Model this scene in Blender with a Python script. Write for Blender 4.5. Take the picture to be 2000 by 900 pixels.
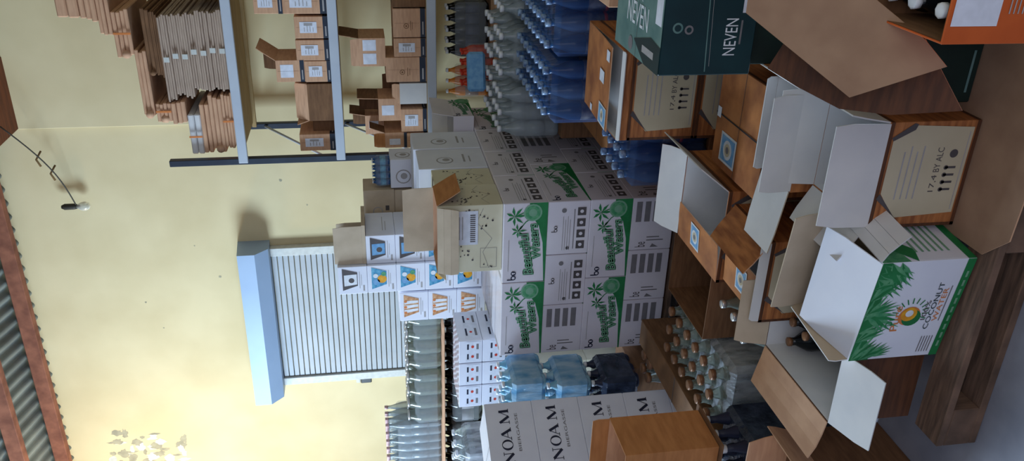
import bpy, math, random
from mathutils import Vector, Matrix
random.seed(7)
PI = math.pi
scene = bpy.context.scene
COL = scene.collection
for o in list(bpy.data.objects): bpy.data.objects.remove(o)

# ------------------------------------------------------------------ camera
F0 = 1644.0
YAW, PIT, ROL = math.radians(26.58), math.radians(9.5), math.radians(-2.844)
CAM = Vector((0, 0, 1.6))
FW = Vector((-math.sin(YAW)*math.cos(PIT), math.cos(YAW)*math.cos(PIT), -math.sin(PIT)))
_r = Vector((math.cos(YAW), math.sin(YAW), 0)); _u = _r.cross(FW)
RT = _r*math.cos(ROL) + _u*math.sin(ROL)
UP = -_r*math.sin(ROL) + _u*math.cos(ROL)
cd = bpy.data.cameras.new('camera'); cam = bpy.data.objects.new('camera', cd); COL.objects.link(cam)
cd.sensor_fit = 'HORIZONTAL'; cd.sensor_width = 36; cd.lens = 36*F0/2000; cd.clip_start = .05
# the phone was held on its side: the picture's right is the world's down
cx, cy, cz = -UP, RT, -FW
cam.matrix_world = Matrix(((cx.x, cy.x, cz.x, CAM.x), (cx.y, cy.y, cz.y, CAM.y), (cx.z, cy.z, cz.z, CAM.z), (0, 0, 0, 1)))
scene.camera = cam

def at(px, py, ax, v):            # a pixel carried on to the plane ax = v
    d = FW + RT*((450-py)/F0) - UP*((px-1000)/F0)
    i = 'xyz'.index(ax); t = (v-CAM[i])/d[i]
    return CAM + d*t

# ------------------------------------------------------------------ light
w = bpy.data.worlds.new('world'); scene.world = w; w.use_nodes = True
bg = w.node_tree.nodes['Background']; bg.inputs[0].default_value = (.66, .76, 1.0, 1); bg.inputs[1].default_value = .54
def area(name, loc, rot, sx, sy, power, col):
    l = bpy.data.lights.new(name, 'AREA'); l.shape = 'RECTANGLE'; l.size = sx; l.size_y = sy; l.energy = power; l.color = col
    o = bpy.data.objects.new(name, l); COL.objects.link(o); o.location = loc; o.rotation_euler = rot; return o
area('window_daylight', (-6.35, 2.9, 2.6), (0, math.radians(-84), 0), 1.5, 1.7, 390, (.60, .80, 1.0))
area('front_fill', (1.0, -1.2, 2.2), (math.radians(68), 0, math.radians(20)), 2.6, 2.0, 28, (.92, .90, .98))  # added soft fill from behind the camera, brightens the foreground
bulb = bpy.data.lights.new('warm_fill', 'POINT'); bulb.energy = 55; bulb.color = (1, .74, .36); bulb.shadow_soft_size = .15  # added warm fill, not a real bulb; tints the left of the wall
bo = bpy.data.objects.new('warm_fill', bulb); COL.objects.link(bo); bo.location = (-5.3, 4.9, 3.3)
vs = scene.view_settings
vs.view_transform = 'Standard'; vs.look = 'None'; vs.exposure = 0.0; vs.gamma = 1; vs.use_curve_mapping = False

# ------------------------------------------------------------------ materials
def lin(c):
    return tuple(((x/255)/12.92 if x/255 <= .04045 else ((x/255+.055)/1.055)**2.4) for x in c) + (1,)
M = {}
def mat(name, c1, c2=None, rough=.8, scale=30, stretch=(1, 1, 1), bump=0, metal=0, trans=0, alpha=1, coat=0, detail=4, lo=.35, hi=.65):
    m = bpy.data.materials.new(name); m.use_nodes = True; nt = m.node_tree; N = nt.nodes; L = nt.links
    b = N['Principled BSDF']; b.inputs['Roughness'].default_value = rough; b.inputs['Metallic'].default_value = metal
    b.inputs['Transmission Weight'].default_value = trans; b.inputs['Alpha'].default_value = alpha
    b.inputs['Coat Weight'].default_value = coat; b.inputs['IOR'].default_value = 1.4
    c2 = c2 or tuple(max(0, x*.93) for x in c1)
    tc = N.new('ShaderNodeTexCoord'); mp = N.new('ShaderNodeMapping'); mp.inputs['Scale'].default_value = stretch
    nz = N.new('ShaderNodeTexNoise'); nz.inputs['Scale'].default_value = scale; nz.inputs['Detail'].default_value = detail
    cr = N.new('ShaderNodeValToRGB'); cr.color_ramp.elements[0].position = lo; cr.color_ramp.elements[1].position = hi
    cr.color_ramp.elements[0].color = lin(c1); cr.color_ramp.elements[1].color = lin(c2)
    L.new(tc.outputs['Object'], mp.inputs[0]); L.new(mp.outputs[0], nz.inputs['Vector'])
    L.new(nz.outputs['Fac'], cr.inputs[0]); L.new(cr.outputs[0], b.inputs['Base Color'])
    if bump:
        bp = N.new('ShaderNodeBump'); bp.inputs['Strength'].default_value = bump; bp.inputs['Distance'].default_value = .01
        L.new(nz.outputs['Fac'], bp.inputs['Height']); L.new(bp.outputs[0], b.inputs['Normal'])
    M[name] = m; return m
mat('kraft', (208, 164, 132), (194, 150, 120), .85, 12, (1, 1, 6))
mat('kraft_flap', (166, 134, 110), (154, 122, 100), .9, 14)
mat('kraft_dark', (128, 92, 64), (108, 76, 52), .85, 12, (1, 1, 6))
mat('kraft_orange', (188, 128, 78), (170, 112, 66), .8, 10, (1, 1, 5))
mat('kraft_grey', (184, 162, 146), (168, 146, 130), .9, 14, (1, 1, 8))
mat('card_beige', (196, 178, 156), (182, 164, 142), .85, 10)
mat('white_card', (214, 212, 212), (204, 203, 205), .7, 8)
mat('print_white', (226, 228, 240), (218, 220, 234), .55, 6)
mat('case_white', (222, 216, 224), (212, 206, 216), .5, 5, coat=.25)
mat('cream_card', (214, 208, 184), (206, 198, 172), .7, 8)
mat('wood_print', (184, 118, 68), (136, 80, 46), .6, 9, (1, 1, 9), detail=6)
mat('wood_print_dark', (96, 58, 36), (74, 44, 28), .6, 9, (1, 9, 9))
mat('label_cream', (196, 184, 158), (186, 174, 148), .8, 6)
mat('sticker_white', (214, 218, 224), rough=.5); mat('paper_label', (222, 226, 240), rough=.5)
mat('sticker_blue', (92, 146, 196), (120, 168, 208), .5, 40)
mat('ink_black', (28, 28, 34), rough=.6); mat('ink_navy', (34, 38, 62), rough=.6); mat('ink_grey', (122, 118, 122), rough=.7)
mat('ink_dark', (84, 78, 80), rough=.7); mat('ink_light', (168, 164, 166), rough=.7)
mat('ink_green', (24, 110, 58), (34, 124, 70), .6, 20); mat('ink_green_pale', (120, 168, 138), rough=.6)
mat('ink_green_mid', (58, 138, 92), (96, 160, 116), .6, 60); mat('ink_orange', (216, 128, 66), rough=.6)
mat('ink_red', (206, 60, 44), rough=.5); mat('ink_yellow', (232, 176, 40), (214, 140, 30), .5, 40)
mat('ink_blue', (54, 134, 178), (110, 176, 206), .5, 50); mat('ink_brown', (176, 116, 70), (214, 170, 130), .5, 50)
mat('teal', (16, 52, 58), (12, 42, 48), .45, 8); mat('teal_top', (108, 138, 134), (74, 112, 112), .5, 9)
mat('orange_print', (198, 92, 36), (184, 82, 30), .5, 12)
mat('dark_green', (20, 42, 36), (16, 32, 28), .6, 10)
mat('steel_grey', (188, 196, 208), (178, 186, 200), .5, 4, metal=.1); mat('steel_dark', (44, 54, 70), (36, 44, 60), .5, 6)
mat('shelf_board', (176, 150, 106), (160, 134, 92), .8, 6, (1, 6, 1))
mat('alu', (150, 172, 200), (142, 164, 192), .45, 3, metal=.1); mat('slat_grey', (176, 182, 188), (164, 170, 176), .5, 4)
mat('pvc', (206, 208, 204), rough=.5)
mat('plaster', (220, 205, 166), (210, 194, 154), .95, 2.2, bump=.1, detail=8)
mat('plaster_grime', (150, 146, 128), (176, 170, 146), .95, 14, detail=8)
mat('concrete', (160, 162, 176), (132, 134, 148), .9, 4, bump=.15, detail=10)
mat('roof_metal', (132, 138, 132), (104, 108, 104), .6, 3, metal=.2); mat('rust', (146, 92, 70), (112, 66, 50), .8, 10, bump=.2)
mat('timber', (120, 66, 36), (96, 54, 32), .8, 6, (1, 8, 1))
mat('pallet_wood', (128, 100, 84), (86, 68, 58), .9, 8, (1, 8, 1), bump=.2)
mat('pet_clear', (214, 226, 232), (200, 214, 222), .15, 6, trans=.75); mat('pet_blue', (60, 110, 170), (40, 80, 140), .15, 8, trans=.35)
mat('pet_aqua', (130, 196, 226), (180, 220, 240), .2, 14, trans=.3); mat('glass_clear', (196, 206, 196), (180, 192, 182), .08, 6, trans=.8)
mat('glass_green', (20, 84, 40), (16, 60, 30), .1, 6, trans=.3); mat('glass_dark', (14, 18, 22), rough=.12); mat('soda_red', (176, 40, 24), (210, 70, 30), .2, 20)
mat('soda_orange', (214, 130, 40), rough=.2)
mat('cap_white', (232, 236, 244), rough=.35); mat('cap_gold', (132, 92, 64), rough=.4, metal=.2); mat('cap_pink', (206, 168, 170), rough=.4); mat('cap_silver', (200, 200, 200), rough=.3, metal=.6)
mat('label_bluepaper', (46, 56, 96), (120, 116, 130), .5, 26); mat('label_navy', (34, 40, 66), rough=.5)
mat('film', (225, 232, 240), rough=.12, alpha=.16); mat('film_water', (90, 110, 150), (40, 62, 110), .15, 16, (1, 1, .2), alpha=.45)
mat('cap_blue', (150, 176, 206), (70, 96, 140), .3, 60)
mat('film_crinkle', (236, 240, 248), (150, 156, 166), .15, 26, (1, 1, .35), bump=1.0, alpha=.42, detail=8)
mat('film_blue', (90, 160, 210), (190, 220, 240), .2, 16, (1, 1, .5), bump=.8, alpha=.75)
mat('film_navy', (30, 36, 52), (60, 70, 92), .12, 14, bump=.9); mat('bag_navy', (30, 40, 70), rough=.3)
mat('tape', (170, 140, 100), rough=.25, alpha=.8); mat('black_plastic', (26, 28, 30), rough=.4); mat('cable', (60, 56, 50), rough=.6)
mat('dead_leaf', (110, 84, 50), rough=.9); mat('bulb_glass', (236, 236, 226), rough=.1, trans=.5)

# ------------------------------------------------------------------ mesh builder
class MB:
    def __init__(s): s.v = []; s.f = []; s.m = []; s.names = []; s.smooth = []
    def mi(s, n):
        if n not in s.names: s.names.append(n)
        return s.names.index(n)
    def face(s, pts, m, smooth=False):
        b = len(s.v); s.v += [tuple(p) for p in pts]; s.f.append(tuple(range(b, b+len(pts)))); s.m.append(s.mi(m)); s.smooth.append(smooth)
    def raw(s, vs_, fs, m, smooth=False):
        b = len(s.v); s.v += [tuple(p) for p in vs_]; k = s.mi(m)
        for f in fs: s.f.append(tuple(b+i for i in f)); s.m.append(k); s.smooth.append(smooth)
    def box(s, c, d, m, ch=.002, rz=0):
        hx, hy, hz = d[0]/2, d[1]/2, d[2]/2; ch = min(ch, hx*.4, hy*.4, hz*.4); V = []; idx = {}
        for sx in (-1, 1):
            for sy in (-1, 1):
                for sz in (-1, 1):
                    for ax in range(3):
                        p = [sx*(hx-ch), sy*(hy-ch), sz*(hz-ch)]; p[ax] = (sx, sy, sz)[ax]*(hx, hy, hz)[ax]
                        idx[(sx, sy, sz, ax)] = len(V); V.append(p)
        Fs = []
        def q(*k): Fs.append([idx[i] for i in k])
        for ax in range(3):
            o1, o2 = [a for a in range(3) if a != ax]
            for sg in (-1, 1):
                ks = []
                for a, b in ((-1, -1), (1, -1), (1, 1), (-1, 1)):
                    t = [0, 0, 0]; t[ax] = sg; t[o1] = a; t[o2] = b; ks.append((*t, ax))
                q(*ks)
            # the four edges along ax: chamfer between faces o1 and o2
            for a in (-1, 1):
                for b in (-1, 1):
                    t1 = [0, 0, 0]; t1[ax] = -1; t1[o1] = a; t1[o2] = b; t2 = list(t1); t2[ax] = 1
                    q((*t1, o1), (*t2, o1), (*t2, o2), (*t1, o2))
        for sx in (-1, 1):
            for sy in (-1, 1):
                for sz in (-1, 1): q((sx, sy, sz, 0), (sx, sy, sz, 1), (sx, sy, sz, 2))
        co, si = math.cos(rz), math.sin(rz)
        V = [(c[0]+x*co-y*si, c[1]+x*si+y*co, c[2]+z) for x, y, z in V]
        out = []                                           # outward winding
        C0 = Vector(c)
        for f in Fs:
            P = [Vector(V[i]) for i in f]; n = (P[1]-P[0]).cross(P[2]-P[0])
            out.append(f if n.dot(sum(P, Vector())/len(P)-C0) > 0 else f[::-1])
        s.raw(V, out, m)
    def slab(s, pts, th, m, m2=None):                       # thick sheet from a polygon; m on the face the points turn anticlockwise to
        P = [Vector(p) for p in pts]; n = (P[1]-P[0]).cross(P[-1]-P[0]).normalized(); Q = [p-n*th for p in P]; k = len(P)
        s.raw(P, [tuple(range(k))], m); s.raw(Q, [tuple(range(k))[::-1]], m2 or m)
        for i in range(k):
            j = (i+1) % k; s.face([P[i], Q[i], Q[j], P[j]], 'kraft' if (m2 or m).startswith('kraft') or m == 'wood_print' else m)
    def tube(s, path, r, m, n=6):
        P = [Vector(p) for p in path]; R = []
        for i, p in enumerate(P):
            t = (P[min(i+1, len(P)-1)]-P[max(i-1, 0)]).normalized()
            a = t.cross(Vector((0, 0, 1)) if abs(t.z) < .9 else Vector((1, 0, 0))).normalized(); b = t.cross(a)
            R.append([p+(a*math.cos(2*PI*k/n)+b*math.sin(2*PI*k/n))*r for k in range(n)])
        V = [q for ring in R for q in ring]; Fs = [(i*n+k, i*n+(k+1) % n, (i+1)*n+(k+1) % n, (i+1)*n+k) for i in range(len(P)-1) for k in range(n)]
        Fs += [tuple(range(n))[::-1], tuple((len(P)-1)*n+k for k in range(n))]
        s.raw(V, Fs, m, True)
    def lathe(s, prof, m, c=(0, 0, 0), n=12):
        V = []; 
        for r, z in prof:
            for k in range(n): V.append((c[0]+r*math.cos(2*PI*k/n), c[1]+r*math.sin(2*PI*k/n), c[2]+z))
        L = len(prof); Fs = [(i*n+k, i*n+(k+1) % n, (i+1)*n+(k+1) % n, (i+1)*n+k) for i in range(L-1) for k in range(n)]
        Fs += [tuple(range(n))[::-1], tuple((L-1)*n+k for k in range(n))]
        s.raw(V, Fs, m, True)
    def build(s, name, parent=None):
        me = bpy.data.meshes.new(name); me.from_pydata(s.v, [], s.f)
        for n in s.names: me.materials.append(M[n])
        me.polygons.foreach_set('material_index', s.m); me.polygons.foreach_set('use_smooth', s.smooth); me.update()
        o = bpy.data.objects.new(name, me); COL.objects.link(o)
        if parent: o.parent = parent
        return o

def tag(o, label=None, cat=None, group=None, kind=None):
    if label: o['label'] = label
    if cat: o['category'] = cat
    if group: o['group'] = group
    if kind: o['kind'] = kind
    return o
def thing(name, label, cat, loc, rz=0, group=None, rx=0, ry=0):
    o = bpy.data.objects.new(name, None); COL.objects.link(o); o.empty_display_size = .05
    o.location = loc; o.rotation_euler = (rx, ry, rz); return tag(o, label, cat, group)
def dup(o, loc, rz=None, label=None, group=None):           # a thing with copies of its parts and sub-parts
    def cp(a, par):
        c = a.copy(); COL.objects.link(c)
        if par: c.parent = par
        for ch in a.children: cp(ch, c)
        return c
    c = cp(o, None); c.location = loc
    if rz is not None: c.rotation_euler.z = rz
    if label: c['label'] = label
    if group: c['group'] = group
    return c

# ------------------------------------------------------------------ print on faces
_tc = {}
def glyphs(txt):
    if txt not in _tc:
        cu = bpy.data.curves.new('t', 'FONT'); cu.body = txt; cu.size = 1; cu.resolution_u = 3
        o = bpy.data.objects.new('t', cu); COL.objects.link(o)
        dg = bpy.context.evaluated_depsgraph_get(); dg.update(); me = o.evaluated_get(dg).to_mesh()
        V = [(v.co.x, v.co.y) for v in me.vertices]; Fs = [tuple(p.vertices) for p in me.polygons]
        bpy.data.objects.remove(o); bpy.data.curves.remove(cu)
        x0 = min(v[0] for v in V); x1 = max(v[0] for v in V); y0 = min(v[1] for v in V); y1 = max(v[1] for v in V)
        _tc[txt] = ([((x-x0)/(x1-x0), (y-y0)/(y1-y0)) for x, y in V], Fs)
    return _tc[txt]
class Face:
    def __init__(s, mb, o, ex, ey, w, h):
        s.mb = mb; s.o = Vector(o); s.ex = Vector(ex); s.ey = Vector(ey); s.n = s.ex.cross(s.ey); s.w = w; s.h = h; s.e = .0008
    def P(s, a, b, e=0): return s.o+s.ex*(a*s.w)+s.ey*(b*s.h)+s.n*(s.e+e)
    def poly(s, pts, m, e=0): s.mb.face([s.P(a, b, e) for a, b in pts], m)
    def rect(s, a0, b0, a1, b1, m, e=0): s.poly([(a0, b0), (a1, b0), (a1, b1), (a0, b1)], m, e)
    def frame(s, a0, b0, a1, b1, t, m):
        ta, tb = t/s.w, t/s.h
        s.rect(a0, b0, a1, b0+tb, m); s.rect(a0, b1-tb, a1, b1, m); s.rect(a0, b0+tb, a0+ta, b1-tb, m); s.rect(a1-ta, b0+tb, a1, b1-tb, m)
    def disc(s, a, b, r, m, e=0, n=18, r2=None):
        s.poly([(a+r/s.w*math.cos(2*PI*k/n), b+(r2 or r)/s.h*math.sin(2*PI*k/n)) for k in range(n)], m, e)
    def line(s, pts, t, m, e=0):                            # tapering strip
        for (a0, b0), (a1, b1) in zip(pts[:-1], pts[1:]):
            d = Vector(((a1-a0)*s.w, (b1-b0)*s.h)); L = d.length or 1; nx, ny = -d.y/L*t/2, d.x/L*t/2
            s.poly([(a0-nx/s.w, b0-ny/s.h), (a1-nx/s.w, b1-ny/s.h), (a1+nx/s.w, b1+ny/s.h), (a0+nx/s.w, b0+ny/s.h)], m, e)
    def text(s, txt, a0, b0, a1, b1, m, e=0, rise=0, rot=0):
        V, Fs = glyphs(txt); b = len(s.mb.v)
        for x, y in V:
            if rot == 1: x, y = 1-y, x
            if rot == -1: x, y = y, 1-x
            s.mb.v.append(tuple(s.P(a0+(a1-a0)*x, b0+(b1-b0)*y+rise*x, e)))
        k = s.mb.mi(m)
        for f in Fs: s.mb.f.append(tuple(b+i for i in f)); s.mb.m.append(k); s.mb.smooth.append(False)
def faces(mb, w, d, h, z=0):
    return {'front': Face(mb, (-w/2, -d/2, z), (1, 0, 0), (0, 0, 1), w, h), 'right': Face(mb, (w/2, -d/2, z), (0, 1, 0), (0, 0, 1), d, h),
            'left': Face(mb, (-w/2, d/2, z), (0, -1, 0), (0, 0, 1), d, h), 'back': Face(mb, (w/2, d/2, z), (-1, 0, 0), (0, 0, 1), w, h),
            'top': Face(mb, (-w/2, -d/2, z+h), (1, 0, 0), (0, 1, 0), w, d)}

def closed(name, label, x0, x1, y0, y1, z0, z1, m, decor=None, group=None, cat='carton', label_part=None, tape=None, rz=0):
    """closed carton from its extents"""
    w, d, h = x1-x0, y1-y0, z1-z0
    t = thing(name, label, cat, ((x0+x1)/2, (y0+y1)/2, z0), rz, group)
    mb = MB(); mb.box((0, 0, h/2), (w, d, h), m, .003); F = faces(mb, w, d, h)
    F['top'].rect(0, .497, 1, .503, 'ink_dark')
    if decor: decor(F, w, d, h)
    mb.build('box_body', t)
    if tape:
        mt = MB(); mt.box((0, 0, h+.001), (w*.999, .05, .0012), tape, .0003); mt.box((0, -d/2-.0008 if 0 else 0, h+.001), (w, .05, .0012), tape, .0003); mt.build('packing_tape', t)
    if label_part:
        for (fa, a0, b0, a1, b1, mm) in label_part:
            ml = MB(); G = faces(ml, w, d, h)[fa]; P = [G.P(a0, b0, .0006), G.P(a1, b0, .0006), G.P(a1, b1, .0006), G.P(a0, b1, .0006)]
            ml.slab(P, .0008, mm); G2 = Face(ml, G.P(a0, b0, .0006), G.ex, G.ey, (a1-a0)*G.w, (b1-b0)*G.h); G2.e = .0004
            for k in range(4): G2.rect(.12, .2+.17*k, .5+.1*(k % 3), .24+.17*k, 'ink_light')
            G2.rect(.66, .25, .9, .75, 'ink_light')
            ml.build('paper_label', t)
    return t

def opened(name, label, x0, x1, y0, y1, z0, z1, mo, mi, flaps, decor=None, group=None, rz=0, cat='carton', flap_decor=None):
    """open carton; flaps = {side: (angle, length, outer, inner)}, angle 0 shut, 90 upright, 180 folded flat outwards"""
    w, d, h = x1-x0, y1-y0, z1-z0; th = .004
    t = thing(name, label, cat, ((x0+x1)/2, (y0+y1)/2, z0), rz, group)
    mb = MB()
    def wall(c, dm, out):
        mb.box(c, dm, mo, .0008)
    mb.box((0, -d/2+th/2, h/2), (w, th, h), mo, .0008); mb.box((0, d/2-th/2, h/2), (w, th, h), mo, .0008)
    mb.box((-w/2+th/2, 0, h/2), (th, d-2*th, h), mo, .0008); mb.box((w/2-th/2, 0, h/2), (th, d-2*th, h), mo, .0008)
    mb.box((0, 0, th/2), (w-2*th, d-2*th, th), mo, .0008)
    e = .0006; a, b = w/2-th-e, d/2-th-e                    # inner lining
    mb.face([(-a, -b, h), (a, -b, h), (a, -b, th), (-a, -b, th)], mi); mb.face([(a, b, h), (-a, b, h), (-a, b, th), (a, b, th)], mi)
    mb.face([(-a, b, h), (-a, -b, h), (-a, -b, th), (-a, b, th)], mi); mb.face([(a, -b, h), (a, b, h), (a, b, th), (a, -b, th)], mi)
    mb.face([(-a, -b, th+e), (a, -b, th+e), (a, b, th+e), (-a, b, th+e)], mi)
    F = faces(mb, w, d, h)
    if decor: decor(F, w, d, h)
    mb.build('box_body', t)
    for side, spec in flaps.items():
        ang, ln, fo, fi = spec[:4]; A = math.radians(ang); skew = spec[4] if len(spec) > 4 else 0
        # hinge p->q runs so that inward is to its left seen from above
        hp = {'front': ((-w/2, -d/2, h), (w/2, -d/2, h), (0, 1, 0)), 'back': ((w/2, d/2, h), (-w/2, d/2, h), (0, -1, 0)),
              'left': ((-w/2, d/2, h), (-w/2, -d/2, h), (1, 0, 0)), 'right': ((w/2, -d/2, h), (w/2, d/2, h), (-1, 0, 0))}[side]
        p, q, inn = map(Vector, hp); v = inn*math.cos(A)+Vector((0, 0, 1))*math.sin(A); u = (q-p).normalized(); p = p+u*.004; q = q-u*.004
        fb = MB(); n = 5
        P0, Q0 = p, q; nrm = u.cross(v)
        seg = 3; prev = (p, q)
        for k in range(seg):
            f0, f1 = k/seg, (k+1)/seg; bend = skew*ln*(f1*f1)
            a0 = prev[0]; b0 = prev[1]; tp = .012 if k == seg-1 else 0
            a1 = P0+v*ln*f1+nrm*bend+u*tp*.5; b1 = Q0+v*ln*f1+nrm*bend-u*tp*.5
            fb.slab([a0, b0, b1, a1], .0035, fo, fi); prev = (a1, b1)
        if flap_decor and side in flap_decor:
            G = Face(fb, P0, u, v, (Q0-P0).length, ln); G.e = .0012; flap_decor[side](G)
        fo_ = fb.build('flap', t)
    return t

def panel(name, pts, th, m, m2=None, parent=None):
    mb = MB(); mb.slab(pts, th, m, m2); return mb.build(name, parent)

# ------------------------------------------------------------------ prints
def palm(f, a, b, r, m, base):
    f.line([(a, b), ((a+base[0])/2+.01, (b+base[1])/2+.05), base], .005, m)
    for k in range(7):
        an = 2*PI*k/7+.3; ca, sa = math.cos(an), math.sin(an); g = lambda x, y: (a+x/f.w, b+y/f.h)
        f.poly([g(0, 0), g(r*.55*ca-r*.13*sa, r*.55*sa+r*.13*ca), g(r*ca, r*sa-r*.12), g(r*.5*ca+r*.14*sa, r*.5*sa-r*.14*ca)], m, .0001*(k % 3))
def be(f, a, b, s, m):
    f.disc(a, b, s*.5, m, .0002); f.disc(a, b, s*.27, 'case_white', .0004); f.rect(a-s*.5/f.w, b, a-s*.26/f.w, b+s*1.2/f.h, m, .0003)
    f.disc(a+s*.95/f.w, b, s*.5, m, .0002); f.disc(a+s*.95/f.w, b+s*.12/f.h, s*.2, 'case_white', .0004); f.disc(a+s*1.0/f.w, b-s*.2/f.h, s*.13, 'case_white', .0004)
def case_long(f):
    f.poly([(0, .03), (0, 0), (1, 0), (1, .42), (.86, .40), (.72, .2), (.5, .09)], 'ink_green')
    f.disc(.88, .34, .045, 'ink_green_pale', .0003); f.disc(.88, .34, .037, 'ink_green_mid', .0005); f.disc(.88, .34, .02, 'ink_green_pale', .0007)
    palm(f, .84, .74, .052, 'ink_green', (.9, .28)); palm(f, .66, .66, .04, 'ink_green', (.86, .22))
    for (tx, a0, b0, a1, b1, r) in (('Beautiful', .1, .28, .62, .5, .16), ('Waters', .3, .12, .74, .32, .12)):
        for dx, dy in ((-.008, -.02), (.008, .02), (.008, -.02), (-.008, .02)): f.text(tx, a0+dx, b0+dy, a1+dx, b1+dy, 'ink_green_mid', .0004, r)
        f.text(tx, a0, b0, a1, b1, 'ink_green_pale', .0007, r)
    be(f, .06, .74, .026, 'ink_navy')
    f.rect(.15, .86, .55, .875, 'ink_light')
def case_end(f):
    be(f, .46, .8, .018, 'ink_dark')
    for k in range(4): f.rect(.08, .62-.055*k, .72-.06*(k % 2), .635-.055*k, 'ink_light')
    f.disc(.83, .62, .012, 'ink_grey'); f.disc(.12, .5, .009, 'ink_grey'); f.rect(.1, .36, .85, .38, 'ink_grey')
    for k in range(4):
        a = .1+.21*k; f.rect(a, .1, a+.15, .3, 'ink_dark'); f.disc(a+.075, .2, .009, 'case_white', .0004)
def case_code(f):
    for k in range(4): f.rect(.55, .90-.2*k, .93, .77-.2*k, 'ink_grey')
    f.text('be', .06, .62, .16, .86, 'ink_dark', rot=0); f.rect(.18, .2, .2, .6, 'ink_grey'); f.rect(.24, .3, .26, .6, 'ink_grey')
    f.poly([(.05, .3), (.12, .45), (.05, .5)], 'ink_grey')
def wood_label(F, w, d, h):
    f = F['front']; f.rect(0, .0, 1, .04, 'wood_print_dark'); f.rect(0, .96, 1, 1, 'wood_print_dark')
    f.rect(0, 0, .03, 1, 'wood_print_dark')
    f.poly([(.13, .06), (.94, .06), (.97, .72), (.84, .94), (.34, .94), (.1, .74)], 'label_cream', .0004)
    f.poly([(.07, .68), (.12, .74), (.34, .95), (.29, .98)], 'ink_dark', .0006)
    f.poly([(.93, .72), (.98, .70), (.99, .74), (.86, .96), (.83, .94)], 'ink_dark', .0006)
    f.text('17,4', .34, .34, .5, .41, 'ink_dark', .001)
    f.text('BY ALC', .53, .34, .76, .41, 'ink_dark', .001)
    for k in range(4): f.line([(.36+.07*k, .16), (.36+.07*k, .28)], .006, 'ink_dark', .001); f.disc(.36+.07*k, .27, .006, 'ink_dark', .001)
    f.frame(.31, .13, .63, .31, .002, 'ink_dark'); f.disc(.7, .22, .011, 'ink_dark', .001)
    for k in range(4): f.rect(.28, .56+.07*k, .78-.05*(k % 2), .575+.07*k, 'ink_light', .0008)
    f.rect(.16, .09, .9, .1, 'ink_light', .0008)
    g = F['right']; g.rect(0, 0, 1, .04, 'wood_print_dark'); g.rect(0, .96, 1, 1, 'wood_print_dark')
def sticker(f, a, b, w, h, rot=0):
    aw, bh = w/f.w, h/f.h
    f.rect(a, b, a+aw, b+bh, 'sticker_white', .0006); f.rect(a+aw*.08, b+bh*.08, a+aw*.92, b+bh*.92, 'sticker_blue', .001)
    f.disc(a+aw/2, b+bh/2, min(w, h)*.33, 'sticker_white', .0014); f.disc(a+aw/2, b+bh/2, min(w, h)*.22, 'label_cream', .0018)
    f.disc(a+aw/2, b+bh/2, min(w, h)*.12, 'ink_grey', .002)
def shelf_decor(F, w, d, h):
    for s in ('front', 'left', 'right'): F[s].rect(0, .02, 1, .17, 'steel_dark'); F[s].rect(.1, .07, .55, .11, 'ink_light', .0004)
    F['front'].line([(.5, .2), (.5, .95)], .001, 'kraft_dark')
def shelf_logo(F, w, d, h):
    shelf_decor(F, w, d, h); f = F['front']; f.disc(.4, .6, .016, 'kraft_dark'); f.disc(.4, .6, .012, 'kraft', .0004); f.disc(.4, .6, .006, 'kraft_dark', .0006); f.rect(.24, .46, .58, .475, 'kraft_dark'); f.rect(.28, .41, .54, .42, 'kraft_dark')
def glass_box(pal):
    def D(F, w, d, h):
        f = F['front']
        f.poly([(.3, .34), (.78, .34), (.93, .86), (.14, .86)], pal[0], .0004)
        if pal[1] == 'ink_yellow':
            f.disc(.5, .5, .026, pal[1], .0008); f.disc(.68, .44, .014, 'ink_green_mid', .001); f.disc(.4, .7, .02, 'sticker_blue', .0008); f.disc(.62, .72, .014, 'cap_white', .001)
        elif pal[1] == 'ink_brown':
            for k in range(3): f.poly([(.36+.14*k, .36), (.44+.14*k, .36), (.5+.16*k-.1, .84), (.38+.16*k-.1, .84)], 'cap_white', .0008); f.disc(.3+.2*k, .8, .009, 'ink_orange', .001)
        else:
            f.poly([(.35, .36), (.72, .36), (.7, .8), (.3, .8)], pal[1], .0008); f.disc(.5, .55, .016, 'ink_dark', .001)
        f.rect(.2, .26, .8, .28, 'ink_light'); f.rect(.3, .2, .7, .215, 'ink_light'); f.rect(.1, .1, .3, .16, 'ink_light')
        g = F['right']; g.rect(.2, .4, .8, .42, 'ink_light'); g.rect(.2, .3, .6, .32, 'ink_light')
    return D
def floral(F, w, d, h):
    rnd = random.Random(3)
    for s in ('front', 'right'):
        f = F[s]
        for k in range(46):
            t = rnd.random(); a = (.05+.9*t); b = (.12+.7*abs(math.sin(t*4+(0 if s == 'front' else 1)))*(.6+.4*rnd.random()))
            f.disc(a, b, rnd.uniform(.002, .006), 'ink_dark', .0003*(k % 3), n=6)
        f.line([(.05, .2), (.3, .3), (.5, .16), (.75, .4), (.95, .3)], .0015, 'ink_grey')
    f = F['front']; f.rect(.42, .38, .92, .92, 'paper_label', .0012)
    for k in range(6): f.rect(.5, .86-.05*k, .84, .875-.05*k, 'ink_light', .0015)
    for k in range(14): f.rect(.46+.03*k, .42, .46+.03*k+.016, .5, 'ink_dark', .0016)
    f.frame(.06, .08, .36, .34, .0016, 'ink_grey')

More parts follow.
